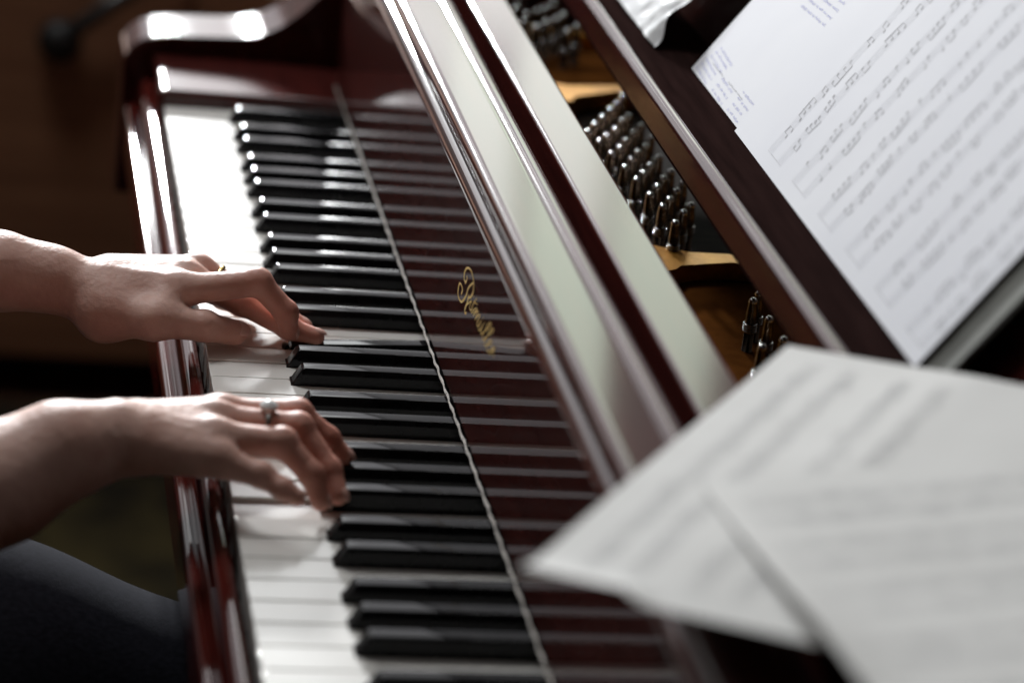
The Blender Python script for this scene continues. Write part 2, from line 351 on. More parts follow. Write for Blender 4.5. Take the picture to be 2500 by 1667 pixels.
LOGO = [[[-565.34, 96.08], [-566.82, 94.53], [-564.29, 91.4], [-559.17, 91.57], [-557.66, 94.57], [-560.57, 98.66], [-566.03, 101.54], [-573.29, 103.44], [-580.08, 103.4], [-584.53, 102.17], [-587.21, 100.45]], [[-587.07, 100.63], [-578.9, 95.53], [-573.73, 90.95], [-571.99, 86.85], [-566.7, 81.23], [-560.37, 76.83], [-553.03, 75.39], [-547.33, 76.14], [-545.8, 79.16], [-546.99, 83.08], [-550.77, 84.76], [-555.78, 84.83], [-558.33, 83.72], [-557.09, 81.01]], [[-587.21, 100.45], [-589.15, 97.94], [-588.47, 94.33], [-584.39, 90.21], [-579.92, 87.92], [-577.09, 87.34]], [[-578.85, 89.29], [-577.61, 84.92], [-574.84, 80.37], [-572.81, 76.6], [-575.24, 75.62], [-578.61, 77.66]], [[-576.21, 81.44], [-581.52, 85.16], [-587.81, 89.28], [-585.55, 85.93], [-585.52, 83.52], [-589.4, 83.76], [-593.06, 87.72]], [[-591.92, 94.37], [-593.83, 94.33]], [[-601.88, 96.95], [-596.42, 92.02], [-592.33, 86.93], [-591.97, 83.92], [-595.27, 84.87], [-599.17, 88.46]], [[-595.28, 91.77], [-605.8, 94.62]], [[-595.44, 86.37], [-603.6, 91.31], [-605.99, 91.64], [-601.27, 87.47], [-598.66, 83.96]], [[-600.1, 85.54], [-607.66, 91.18], [-610.63, 91.75], [-606.89, 87.06], [-604.55, 83.91]], [[-605.85, 85.66], [-613.55, 91.37], [-616.83, 91.85], [-612.59, 87.18], [-611.59, 84.39], [-614.63, 84.54], [-619.15, 88.17]], [[-622.21, 91.61], [-618.45, 87.39], [-617.01, 84.17], [-620.75, 84.4], [-625.48, 88.36], [-628.82, 92.4]], [[-628.82, 92.4], [-625.62, 88.19], [-624.34, 84.81], [-627.91, 85.21], [-630.81, 88.13]], [[-625.11, 94.89], [-626.82, 94.33]], [[-631.6, 94.78], [-633.49, 93.98]], [[-627.91, 85.21], [-637.22, 91.43], [-645.34, 97.32], [-648.97, 100.76], [-646.57, 100.63], [-642.4, 97.88], [-636.69, 92.13], [-631.88, 86.74], [-631.31, 84.14], [-634.85, 84.55], [-638.67, 87.88]], [[-636.36, 85.92], [-646.37, 92.69], [-653.72, 97.78], [-657.06, 100.86], [-654.26, 100.32], [-650.14, 97.59], [-644.49, 91.86], [-639.74, 86.49], [-639.31, 83.73], [-643.06, 84.48], [-646.6, 87.46]], [[-646.99, 86.94], [-654.34, 90.45], [-657.26, 93.14], [-654.32, 93.08], [-650.36, 90.76], [-646.88, 86.42], [-646.97, 83.68], [-651.38, 84.5], [-655.38, 87.46]], [[-655.38, 87.46], [-664.61, 93.21], [-665.91, 93.11], [-660.53, 88.85], [-654.86, 84.21]], [[-658.81, 87.85], [-666.3, 92.6], [-664.6, 89.99], [-664.59, 88.38], [-667.81, 89.01]]]
bm = bmesh.new()
for k, s_ in enumerate(LOGO):
    pl = catmull(s_, 5)
    # pen stroke: heavier on strokes that run up the slant
    def pen(t, d, k=k): 
        base = 0.40 if k not in (0, 1, 2, 3) else 0.70
        return base*(0.7+0.75*abs(d.y))*(0.75+0.25*math.sin(math.pi*min(1, max(0, t))))
    off = 143.90-0.004*k
    ribbon(bm, pl, pen, lambda a, b_, off=off: V(off, a, b_))
    if len(s_) > 8 and k in (0, 1):
        for q_ in ((s_[2],) if k == 0 else (s_[-1], s_[9])):
            c = [bm.verts.new(V(off-0.01, q_[0]+1.1*math.cos(j*math.pi/6), q_[1]+1.1*math.sin(j*math.pi/6))) for j in range(12)]
            bm.faces.new(c)
mesh_obj('maker_lettering', bm, 'gilt', fallb)

# keys --------------------------------------------------------------
BLK = {}
def blk_u(o_, n_): return (2+7*(o_-1))*P_+{'C': 1*P_-3, 'D': 2*P_+3, 'F': 4*P_-4, 'G': 5*P_, 'A': 6*P_+4}[n_]
blacks = [('A', 0, 1*P_+3)]
for o_ in range(1, 8):
    for n_ in 'CDFGA': blacks.append((n_, o_, blk_u(o_, n_)))
PIV = 235.0
def key_parent_bm(poly, z0, z1, bev):
    bm = bmesh.new(); prism_z(bm, [(x-PIV, y) for x, y in poly], z0, z1, bev, 3); return bm
for i in range(52):
    u0, u1 = i*P_+0.5, (i+1)*P_-0.5
    l, r_ = u0, u1
    for n_, o_, ub in blacks:
        if ub-6.6 < u0 < ub+6.6: l = ub+6.6
        if ub-6.6 < u1 < ub+6.6: r_ = ub-6.6
    yc = -(i+0.5)*P_
    f = lambda u: -u-yc
    poly = [(0.8, f(u0)), (50.6, f(u0))]+([(50.6, f(l))] if l != u0 else [])+[(232, f(l)), (232, f(r_))]+([(50.6, f(r_))] if r_ != u1 else [])+[(50.6, f(u1)), (0.8, f(u1))]
    bm = key_parent_bm(poly, -2.6, 0.0, 0.7)
    box(bm, 1.4-PIV, 230-PIV, f(r_)+0.2, f(l)-0.2, -24, -2.6)
    box(bm, 1.8-PIV, 49-PIV, f(u1)+0.6, f(u0)-0.6, -22, -2.6)
    k_ = mesh_obj('white_key', bm, 'ivory', piano, 35, (PIV, yc, 0))
    k_.rotation_euler.y = R(random.uniform(-0.06, 0.06))
    if i in (29,): k_.rotation_euler.y = R(-0.7)
for n_, o_, ub in blacks:
    bm = bmesh.new()
    hb_, ht = 5.6, 4.75
    x0, xt, xe, zt = 50.2, 57.2, 175.0, 11.6
    rows = [(x0, hb_, -6, hb_), (x0, hb_, 0.9, hb_), (x0+1.6, hb_-0.15, 2.2, hb_-.15), (xt-0.6, ht+0.1, zt-1.0, ht+.1)]
    def vv(x, h, z, s_): return bm.verts.new(V(x-PIV, s_*h, z))
    secs = []
    def section(x, zt_, h_top, hh):   # closed section across the key at x
        zz = [(-6, hh), (0.4, hh), (zt_-1.0, h_top+0.25), (zt_-0.3, h_top-0.25), (zt_, h_top-1.0)]
        return [bm.verts.new(V(x-PIV, -h, z)) for z, h in zz]+[bm.verts.new(V(x-PIV, h, z)) for z, h in reversed(zz)]
    secs = [section(x0, 1.2, hb_-0.35, hb_), section(x0+1.5, 2.1, hb_-0.4, hb_), section(xt-0.9, zt-1.1, ht+0.1, hb_), section(xt-0.1, zt-0.35, ht, hb_), section(xt+1.0, zt, ht, hb_), section(xe, zt, ht, hb_)]
    for a, b_ in zip(secs, secs[1:]):
        for j in range(len(a)-1): bm.faces.new((a[j], a[j+1], b_[j+1], b_[j]))
    bm.faces.new(secs[0]); bm.faces.new(list(reversed(secs[-1])))
    k_ = mesh_obj('black_key', bm, 'ebony', piano, 40, (PIV, -ub, 0))
    k_.rotation_euler.y = R(random.uniform(-0.07, 0.07))
    if n_ == 'F' and o_ == 3: k_.rotation_euler.y = R(-2.6)
bm = bmesh.new(); box(bm, 60, 140, YT+1, YB-1, -61, -40); mesh_obj('key_frame', bm, 'pinblock', piano)

# stretcher rail, pin block, gilt iron plate with its bars
bm = bmesh.new(); box(bm, 206, 238, YT, YB, 88, 150, 3.2, 4); mesh_obj('stretcher_rail', bm, 'lacquer_lip', piano, 35)
bm = bmesh.new(); box(bm, 195, 520, YT, YB, 40, 64); mesh_obj('pin_block', bm, 'pinblock', piano)
bm = bmesh.new()
box(bm, 236, 286, YT+1, YB-1, 64.5, 78, 2.5, 3)
mesh_bars = [((44, 17), (37, 24)), ((-118, -148), (-104, -117)), ((-455, -486), (-457, -469)), ((-770, -800), (-775, -787)), ((-1010, -1035), (-1015, -1027))]
for (a0, a1), (b0, b1) in mesh_bars:
    poly = [(280, a0+14), (286, a0+8), (292, a0+2.5), (300, a0-1), (315, (a0+b0)/2-1.5), (338, b0), (900, b0-2), (900, b1-2), (338, b1), (315, (a1+b1)/2+2), (302, a1+3.5), (295, a1-1), (289, a1-8), (280, a1-16)]
    prism_z(bm, poly, 64.6, 78.4, 3.0, 3)
iron = mesh_obj('iron_plate', bm, 'gold_plate', piano, 35)
bm = bmesh.new()
for y0, y1 in ((19, -106), (-475, -760), (-800, -1020)):
    box(bm, 284, 900, y1, y0, 64.3, 66.0+0.001*y0)
box(bm, 520, 900, YT+2, YB-2, 60, 64)
mesh_obj('plate_web', bm, 'shaded_gold', iron)

pin_me = None; coil_me = None
def pin(x, y):
    global pin_me, coil_me
    if pin_me is None:
        bm = bmesh.new()
        lathe(bm, [(0, -36), (3.35, -36), (3.3, -9), (3.1, -8.4), (2.75, -2.9), (2.55, -1.8), (2.1, -0.9), (1.5, -0.35), (0.8, -0.05), (0, 0)], (0, 0, 0), 16)
        pin_me = bpy.data.meshes.new('tuning_pin'); bm.to_mesh(pin_me); bm.free(); pin_me.materials.append(M['blued_steel']); pin_me.materials.append(M['nickel']); pin_me.shade_smooth()
        for p_ in pin_me.polygons: p_.material_index = 1 if p_.center.z > -0.0024 else 0
        bm = bmesh.new()
        for k in range(4): torus(bm, (0, 0, -22+k*1.5), (0.05, 0.03, 1), 3.9, 0.75, 20, 6)
        coil_me = bpy.data.meshes.new('string_coil'); bm.to_mesh(coil_me); bm.free(); coil_me.materials.append(M['steel']); coil_me.shade_smooth()
    o = bpy.data.objects.new('tuning_pin', pin_me); COL.objects.link(o); o.parent = piano; o.location = V(x, y, 100+random.uniform(-.8, .8))
    o.rotation_euler = (R(random.uniform(-1.2, 1.2)), R(random.uniform(-3.5, -1)), 0)
    c = bpy.data.objects.new('string_coil', coil_me); COL.objects.link(c); c.parent = o
for x, y in [(283.9, 30.7), (286.5, 2.0), (289.4, -28.7), (297.7, 15.2), (300.1, -13.1), (305.7, 24.7), (310.6, -1.7), (316.2, 37.9), (318.8, 10.5), (313.7, -32.3), (293.5, 42.2), (324, -21), (280, -18), (279, 18)]:
    if y < 39: pin(x, y+36 if False else y+0)
for k in range(-2, 7):
    for j in range(0, 6):
        x = 282.8+3.25*k+8.9*j; y = -304.9-25.0*k+16.6*j
        if k == -2 and j > 2: continue
        if 276 < x < 327 and k > -2: pin(x+random.uniform(-.7, .7), y+random.uniform(-.9, .9))
for x, y in ((319.4, -586), (321.8, -614), (323.2, -642), (306.8, -654), (328, -570)): pin(x, y)

# music desk: ledge with rounded front, tilted glossy panel
DL0, DL1 = -1100.0, -60.0
DK = [(281.5, 150.5), (281.0, 153), (281.2, 170), (281.9, 172.6), (283.4, 174.3), (286.2, 175.0), (288.6, 174.2), (292, 173.9), (352, 173.9), (352, 150.5)]
bm = bmesh.new(); prism_y(bm, DK, DL0, DL1); ledge = mesh_obj('music_ledge', bm, 'lacquer_satin', piano, 28)
bm = bmesh.new(); prism_y(bm, [(281.6, 152.2), (280.7, 153.4), (280.9, 170), (281.5, 172.8), (283.2, 174.7), (286.1, 175.5), (288.2, 175.1), (289.4, 174.2), (288, 172), (284, 160), (284, 152)], DL0-1, DL1+1)
mesh_obj('ledge_nosing', bm, 'lacquer_board', ledge, 28)
SL = R(56); SN = Vector((-math.sin(SL), 0, math.cos(SL))); SV = Vector((math.cos(SL), 0, math.sin(SL))); D0 = Vector((320, 0, 175))
def desk(s_, y, off=0.0): return (D0+SV*s_+SN*off+Vector((0, y, 0)))*S
def desk_slab(bm, s0, s1, y0, y1, o0, o1, bev=0):
    vs = [bm.verts.new(desk(s_, y, o_)) for o_ in (o0, o1) for s_, y in ((s0, y0), (s1, y0), (s1, y1), (s0, y1))]
    for q_ in ((0, 1, 2, 3), (4, 7, 6, 5), (0, 4, 5, 1), (1, 5, 6, 2), (2, 6, 7, 3), (3, 7, 4, 0)): bm.faces.new([vs[k] for k in q_])
    if bev:
        bmesh.ops.bevel(bm, geom=list({e_ for v_ in vs for e_ in v_.link_edges}), offset=bev*S, segments=2, profile=0.5, affect='EDGES')
bm = bmesh.new(); desk_slab(bm, 14, 300, -905, -110, -38, -25, 2); mesh_obj('music_panel', bm, 'lacquer_dark', piano, 35)
for yy in (-62, -1160):
    bm = bmesh.new()
    for (z0, z1, a, b_) in ((-720, -112, 26, 44),):
        vs = [bm.verts.new(V(160+sx*h, yy+sy*h, z)) for z, h in ((z0, a), (z1, b_)) for sx, sy in ((-1, -1), (1, -1), (1, 1), (-1, 1))]
        for q_ in ((0, 1, 2, 3), (4, 7, 6, 5), (0, 4, 5, 1), (1, 5, 6, 2), (2, 6, 7, 3), (3, 7, 4, 0)): bm.faces.new([vs[k] for k in q_])
    mesh_obj('leg', bm, 'lacquer_dark', piano)

# ------------------------------------------------------------------ printed music
def notation(bm, bmn, place, a0, a1, b0, b1, systems, rnd, gap=1.75, braces=True):
    """staves run along b from b0 to b1; systems: list of a positions of stave centres (pairs share a brace)"""
    for sidx, ac in enumerate(systems):
        for k in range(5):
            a = ac+(k-2)*gap
            ribbon(bm, [Vector((a, b0+(b1-b0)*t/8)) for t in range(9)], 0.11, place)
        for b_ in [b0+(b1-b0)*t for t in (0, .26, .5, .74, 1)]:
            ribbon(bm, [Vector((ac-2*gap, b_)), Vector((ac+2*gap, b_))], 0.16, place)
        if braces and sidx % 2 == 0 and sidx+1 < len(systems):
            ribbon(bmn, [Vector((ac+2*gap, b0)), Vector((systems[sidx+1]-2*gap, b0))], 0.2, place)
        b_ = b0+14
        while b_ < b1-6:
            n_ = rnd.choice((1, 2, 2, 3, 4)); step = rnd.uniform(3.2, 5.6)
            base = rnd.uniform(-2.6, 2.6)*gap; slope = rnd.uniform(-0.8, 0.8)*gap
            up = -1 if base > 0 else 1
            heads = [(ac+base+slope*j*0.6+rnd.choice((-1, 0, 0, 1))*gap*0.5, b_+step*j) for j in range(n_)]
            for (a, bb) in heads:
                if bb > b1-3: continue
                c = [bmn.verts.new(place(a+1.0*math.sin(t*math.pi/4+0.3), bb+1.4*math.cos(t*math.pi/4))) for t in range(8)]
                bmn.faces.new(c)
                ribbon(bmn, [Vector((a, bb+up*1.1)), Vector((a+up*6.2, bb+up*1.1))], 0.16, place)
            if n_ > 1 and heads[-1][1] < b1-3:
                ribbon(bmn, [Vector((heads[0][0]+up*6.0, heads[0][1]+up*1.1)), Vector((heads[-1][0]+up*6.0, heads[-1][1]+up*1.1))], 0.5, place)
            b_ += step*n_+rnd.choice((1.5, 2, 3, 5, 9))
def scribble(bm, place, a0, b0, da, db, n, rnd, amp=1.3):
    pl = []
    for i in range(n*5):
        t = i/(n*5)
        pl.append(Vector((a0+da*t+amp*rnd.uniform(-1, 1)*(-db if abs(db) > abs(da) else 0)/max(1, abs(db)), b0+db*t+amp*rnd.uniform(-1, 1))))
    ribbon(bm, pl, 0.22, place)
def sheet(name, place, a0, a1, b0, b1, na, nb, material, thick=0.25, smooth=True):
    """place(a,b,off) gives the surface; builds a sheet with real thickness"""
    bm = bmesh.new(); lay = []
    for off in (0, -thick):
        lay.append([[bm.verts.new(place(a0+(a1-a0)*i/na, b0+(b1-b0)*j/nb, off)) for j in range(nb+1)] for i in range(na+1)])
    for L_, fl in ((lay[0], False), (lay[1], True)):
        for i in range(na):
            for j in range(nb):
                q_ = (L_[i][j], L_[i+1][j], L_[i+1][j+1], L_[i][j+1]); bm.faces.new(tuple(reversed(q_)) if fl else q_)
    rim = [(i, 0) for i in range(na)]+[(na, j) for j in range(nb)]+[(i, nb) for i in range(na, 0, -1)]+[(0, j) for j in range(nb, 0, -1)]
    for k in range(len(rim)):
        p1, p2 = rim[k], rim[(k+1) % len(rim)]
        bm.faces.new((lay[0][p1[0]][p1[1]], lay[1][p1[0]][p1[1]], lay[1][p2[0]][p2[1]], lay[0][p2[0]][p2[1]]))
    return mesh_obj(name, bm, material, None, 40 if smooth else False)

# thick book on the ledge, page shade painted grey, sheets resting against it
def child_fix(o_, par): o_.parent = par; o_.matrix_parent_inverse = Matrix.Translation(par.location).inverted()
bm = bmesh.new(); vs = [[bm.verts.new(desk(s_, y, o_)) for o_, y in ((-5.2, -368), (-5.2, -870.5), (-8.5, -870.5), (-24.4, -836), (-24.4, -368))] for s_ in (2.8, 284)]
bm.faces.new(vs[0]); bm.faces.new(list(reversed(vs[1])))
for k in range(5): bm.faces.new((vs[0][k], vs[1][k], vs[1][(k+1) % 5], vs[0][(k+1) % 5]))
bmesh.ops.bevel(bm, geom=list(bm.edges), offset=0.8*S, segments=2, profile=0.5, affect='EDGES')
tag(mesh_obj('book', bm, 'shaded_pages', None, 30), 'thick book behind the printed music, shade on its page edge painted grey at the right', 'book')
rnd = random.Random(11)
def plA(y, s_, off=0): return desk(s_, y, -3.4+off+0.6*math.sin(y*0.012)+0.3*math.sin(s_*0.03))
sA = sheet('sheet_music', plA, -640, -361.5, 1.4, 300, 24, 20, 'paper')
tag(sA, 'white music sheet on the desk with faint blue handwriting at its left margin', 'sheet music')
plB_c = lambda y, s_: 0.9*max(0, (y+560)/60)**2
def plB(y, s_, off=0): return desk(s_, y, -1.2+off+0.5*math.sin(y*0.010+1)+0.3*math.sin(s_*0.025))
sB = sheet('sheet_music', plB, -848, -487.5, -0.6, 300, 30, 20, 'paper')
tag(sB, 'wide sheet of printed piano music covering the right of the desk', 'sheet music')
bmN, bmH = bmesh.new(), bmesh.new()
ip = lambda y, s_: plA(y, s_, 0.12)
def words(bm, y0, s0, y1, s1, rnd, amp, w):
    n = max(3, int(abs(y1-y0)/1.1)); pl = []; k = 0
    for i in range(n):
        t = i/(n-1)
        if rnd.random() < 0.16 and len(pl) > 3:
            ribbon(bm, catmull(pl, 3), w, ip); pl = []; continue
        pl.append((y0+(y1-y0)*t+rnd.uniform(-.3, .3), s0+(s1-s0)*t+amp*(1 if k % 2 else -1)*rnd.uniform(.3, 1))); k += 1
    if len(pl) > 2: ribbon(bm, catmull(pl, 3), w, ip)
for k in range(6): words(bmH, -366-2*k, 5+4.2*k, -398-3*k, 3+4.2*k, rnd, 1.3, 0.16)
for k in range(3): words(bmH, -412, 4+5*k, -440, 3+5*k, rnd, 1.3, 0.16)
for k in range(4): words(bmH, -452, 4+5*k, -478, 4+5*k, rnd, 1.2, 0.16)
for k in range(5): words(bmH, -430+3*k, 84+6*k, -478, 86+6*k, rnd, 1.4, 0.16)
words(bmN, -383, 15, -416, 15, rnd, 0.7, 0.14); words(bmN, -424, 15.5, -461, 15.5, rnd, 0.7, 0.14)
child_fix(mesh_obj('printed_title', bmN, 'ink'), sA); child_fix(mesh_obj('handwriting', bmH, 'blue_ink'), sA)
bmS, bmN = bmesh.new(), bmesh.new()
ip = lambda y, s_: plB(y, s_, 0.12)
notation(bmS, bmN, ip, 0, 0, 9, 290, [-548, -569, -602, -623, -656, -677, -710, -731, -764, -785, -818, -838], rnd, 1.9)
child_fix(mesh_obj('printed_staves', bmS, 'staff_ink'), sB); child_fix(mesh_obj('printed_notes', bmN, 'ink'), sB)
# sheet in a clear sleeve at the bass side of the desk
LC = R(53); CV = Vector((math.cos(LC), 0, math.sin(LC))); CN = Vector((-math.sin(LC), 0, math.cos(LC)))
def plC(y, s_, off=0):
    c = max(0, 1-math.hypot(y+318, s_-4)/50)
    p_ = Vector((306.8, 0, 174.6))+CV*s_+CN*(off+2.5+4.5*c*math.sin(y*0.23+s_*0.17)+2.0*c+0.8*math.sin(y*0.05))
    p_.y = y-14*c*max(0, 1-s_/22)+0.02*s_
    return p_*S
sC = sheet('sheet_sleeve', plC, -312, -102, 0.5, 262, 60, 76, 'plastic_sleeve')
tag(sC, 'white sheet in a crumpled plastic sleeve at the far end of the desk', 'sheet music')

# two loose sheets lying at the treble end, hanging out over the fallboard
A_ = Vector((71.5, -1078.0, 171.2)); B_ = Vector((254.3, -840.7, 180.0))
E1 = (B_-A_).normalized(); T_ = Vector((105.6, -67.0, 17.0)); E2 = (T_-E1*T_.dot(E1)).normalized(); N_ = E1.cross(E2)
if N_.z < 0: N_ = -N_
L1 = (B_-A_).length
def plD(a, b_, off=0):
    # a: 0..L1 along the long edge from the overhanging corner, b: across
    z = off+0.8*math.sin(a*0.017+b_*0.01)+0.9*math.exp(-((b_-60-0.12*a)/22.0)**2)*min(1, a/90)
    cu = max(0.0, 1-b_/13.0)*max(0.0, min(1.0, (62-a)/30.0)) if False else 0
    e_ = max(0.0, 1-a/22.0)*max(0.0, min(1.0, (58-b_)/10.0))       # turned-up short edge near the corner
    z += 5.5*e_*e_
    return (A_+E1*a+E2*b_+N_*z)*S
sD = sheet('loose_sheet', plD, 0, L1, 0, 212, 60, 40, 'paper_warm')
tag(sD, 'loose music sheet overhanging the fallboard with one bright turned-up corner', 'sheet music')
bmS, bmN = bmesh.new(), bmesh.new(); rnd = random.Random(5)
notation(bmS, bmN, lambda a, b_: plD(b_, a, 0.15), 0, 0, 18, L1-20, [22, 42, 70, 90], rnd, 1.9)
child_fix(mesh_obj('printed_staves', bmS, 'faded_ink'), sD); child_fix(mesh_obj('printed_notes', bmN, 'faded_ink'), sD)
G0 = Vector((167.0, -1003.0, 188.0))
def plE(a, b_, off=0):
    # a runs to the right from the left edge, b towards the camera; left edge lifts a little
    x = G0.x+a*0.999+b_*0.03; y = G0.y-b_*0.999+a*0.03
    base = A_+E1*((Vector((x, y, 0))-Vector((A_.x, A_.y, 0))).dot(Vector((E1.x, E1.y, 0)).normalized()))
    n_ = N_; z = A_.z-((x-A_.x)*n_.x+(y-A_.y)*n_.y)/n_.z
    ed = min(1.0, b_/150.0)**1.3
    lift = 1.5+ed*(1.6+7.5*max(0, 1-a/30.0)**2)+4.0*max(0, (b_-120)/180.0)
    droop = 10.0*max(0, (a-120)/120)**2
    return Vector((x, y, z+lift+off-droop*0.3))*S
sE = sheet('loose_sheet', plE, 0, 212, 0, 297, 40, 40, 'paper_warm')
tag(sE, 'uppermost loose music sheet nearest the camera, its left edge casting a shadow', 'sheet music')
bmS, bmN = bmesh.new(), bmesh.new()
notation(bmS, bmN, lambda b_, a: plE(a, b_, 0.15), 0, 0, 14, 200, [26, 45, 72, 91, 118, 137, 164, 183, 210, 229], rnd, 1.9)
child_fix(mesh_obj('printed_staves', bmS, 'faded_ink'), sE); child_fix(mesh_obj('printed_notes', bmN, 'faded_ink'), sE)

# ------------------------------------------------------------------ the player: one continuous skin grown from smooth-blended limbs
H = {"L": {"fore": [[-171.2, -426.0, 28.0, 26], [-130.2, -437.0, 29.4, 23], [-99.3, -441.0, 27.8, 19], [-79.7, -443.0, 24.7, 18.5]], "thumb": [[-64.1, -462.0, 14.7, 17], [-34.3, -480.0, 19.9, 11.5], [-1.6, -478.0, 16.1, 9.6], [18.5, -474.0, 11.2, 8.3]], "index": [[-17.4, -460.0, 32.7, 10.5], [31.4, -466.0, 43.3, 8.6], [50.5, -470.0, 25.0, 7.4], [53.3, -471.0, 13.5, 6.3]], "middle": [[-12.3, -441.0, 33.0, 10.5], [25.3, -452.0, 22.7, 8.6], [54.6, -461.0, 10.6, 7.4], [71.7, -465.0, 6.9, 6.2]], "ring": [[-3.4, -424.0, 31.4, 10], [21.5, -432.0, 23.8, 8.2], [52.1, -442.0, 11.8, 7], [64.4, -446.0, 6.3, 6]], "pinky": [[0.2, -412.0, 24.0, 9], [15.0, -420.0, 11.9, 7.2], [25.8, -424.0, 8.3, 6.2], [32.8, -428.0, 7.5, 5.4]]}, "R": {"fore": [[-165.7, -722.0, 7.1, 36], [-129.1, -700.0, 12.7, 31.5], [-98.7, -688.0, 27.0, 25.5], [-66.0, -677.0, 31.5, 22.5]], "thumb": [[-45, -645, 14, 14], [-14, -624, 14, 11], [12, -614, 12, 9.5], [30, -617, 9, 8]], "index": [[-5.1, -642.0, 32.9, 10], [38.8, -646.0, 37.0, 8.2], [56.8, -651.0, 23.9, 7], [66.4, -655.0, 15.2, 6]], "middle": [[-10.3, -660.0, 36.6, 10.5], [37.4, -664.0, 36.5, 8.5], [55.1, -680.0, 17.8, 7.2], [59.6, -692.0, 9.0, 6.2]], "ring": [[-11.6, -680.0, 35.5, 10.2], [26.1, -684.0, 36.6, 8.3], [43.5, -694.0, 21.8, 7], [48.5, -702.0, 10.0, 6]], "pinky": [[-9.0, -697.0, 30.0, 9.5], [13.0, -706.0, 26.5, 7], [25.2, -713.0, 21.7, 6], [33.0, -717.0, 19.0, 5]]}}
def axis_pts(segs):
    out = [segs[0][0]]
    for a, b_, st in segs:
        n = max(1, int(round((b_-a)/st))); out += [a+(b_-a)*(k+1)/n for k in range(n)]
    return np.array(out, dtype=np.float32)
class Field:
    def __init__(self, ax, ay, az):
        self.ax, self.ay, self.az = ax, ay, az
        self.D = np.full((len(ax), len(ay), len(az)), 40.0, dtype=np.float32)
    def sub(self, lo, hi):
        r_ = []
        for a, l, h in zip((self.ax, self.ay, self.az), lo, hi):
            i0 = max(0, np.searchsorted(a, l)-1); i1 = min(len(a), np.searchsorted(a, h)+1); r_.append(slice(i0, i1))
        return tuple(r_)
    def cone(self, sl, p, q, r1, r2):
        X = self.ax[sl[0]][:, None, None]; Y = self.ay[sl[1]][None, :, None]; Z = self.az[sl[2]][None, None, :]
        d = np.array(q, float)-np.array(p, float); L2 = float(d@d)+1e-9
        t = ((X-p[0])*d[0]+(Y-p[1])*d[1]+(Z-p[2])*d[2])/L2; t = np.clip(t, 0, 1)
        return np.sqrt((X-p[0]-t*d[0])**2+(Y-p[1]-t*d[1])**2+(Z-p[2]-t*d[2])**2)-(r1+(r2-r1)*t)
    def ell(self, sl, c, r_):
        X = self.ax[sl[0]][:, None, None]; Y = self.ay[sl[1]][None, :, None]; Z = self.az[sl[2]][None, None, :]
        k0 = np.sqrt(((X-c[0])/r_[0])**2+((Y-c[1])/r_[1])**2+((Z-c[2])/r_[2])**2)
        return (k0-1)*min(r_)
    def add(self, p, q, r1, r2, k, D=None):
        m_ = max(r1, r2)+k+12
        lo = np.minimum(p, q)-m_; hi = np.maximum(p, q)+m_; sl = self.sub(lo, hi)
        D = self.D if D is None else D
        D[sl] = smin(D[sl], self.cone(sl, p, q, r1, r2), k)
    def add_ell(self, c, r_, k):
        m_ = max(r_)+k+12; sl = self.sub(np.array(c)-m_, np.array(c)+m_)
        self.D[sl] = smin(self.D[sl], self.ell(sl, c, r_), k)
    def carve_ell(self, c, r_, k):
        m_ = max(r_)+k+12; sl = self.sub(np.array(c)-m_, np.array(c)+m_)
        self.D[sl] = -smin(-self.D[sl], self.ell(sl, c, r_), k)
    def mesh(self, name, relax=2):
        D = self.D; ins = D < 0
        c = np.zeros(tuple(n-1 for n in D.shape), dtype=np.uint8)
        for dx in (0, 1):
            for dy in (0, 1):
                for dz in (0, 1): c += ins[dx:D.shape[0]-1+dx, dy:D.shape[1]-1+dy, dz:D.shape[2]-1+dz]
        act = (c > 0) & (c < 8); idx = np.argwhere(act); ids = np.full(act.shape, -1, dtype=np.int32); ids[act] = np.arange(len(idx))
        acc = np.zeros((len(idx), 3)); cnt = np.zeros(len(idx))
        corners = [(a, b_, e_) for a in (0, 1) for b_ in (0, 1) for e_ in (0, 1)]
        val = {cn: D[idx[:, 0]+cn[0], idx[:, 1]+cn[1], idx[:, 2]+cn[2]].astype(float) for cn in corners}
        for cn in corners:
            for ax_ in range(3):
                if cn[ax_]: continue
                c2 = list(cn); c2[ax_] = 1; c2 = tuple(c2); v0, v1 = val[cn], val[c2]; hit = (v0 < 0) != (v1 < 0)
                t = np.where(hit, v0/np.where(v0-v1 == 0, 1, v0-v1), 0)
                pp = np.tile(np.array(cn, float), (len(idx), 1)); pp[:, ax_] = t
                acc[hit] += pp[hit]; cnt[hit] += 1
        g = idx+acc/cnt[:, None]
        co = np.stack([np.interp(g[:, i], np.arange(len(a)), a) for i, a in enumerate((self.ax, self.ay, self.az))], 1)
        faces = []
        for ax_ in range(3):
            o1, o2 = [(1, 2), (2, 0), (0, 1)][ax_]
            sl0 = [slice(None)]*3; sl1 = [slice(None)]*3; sl0[ax_] = slice(0, -1); sl1[ax_] = slice(1, None)
            a, b_ = ins[tuple(sl0)], ins[tuple(sl1)]
            e_ = np.argwhere(a != b_)
            ok = (e_[:, o1] > 0) & (e_[:, o2] > 0) & (e_[:, o1] < D.shape[o1]-1) & (e_[:, o2] < D.shape[o2]-1); e_ = e_[ok]
            fl = a[e_[:, 0], e_[:, 1], e_[:, 2]]
            q_ = []
            for d1, d2 in ((0, 0), (-1, 0), (-1, -1), (0, -1)):
                k_ = e_.copy(); k_[:, o1] += d1; k_[:, o2] += d2; q_.append(ids[k_[:, 0], k_[:, 1], k_[:, 2]])
            q_ = np.stack(q_, 1); q_[~fl] = q_[~fl][:, ::-1]; faces.append(q_)
        F = np.concatenate(faces); F = F[(F >= 0).all(1)]
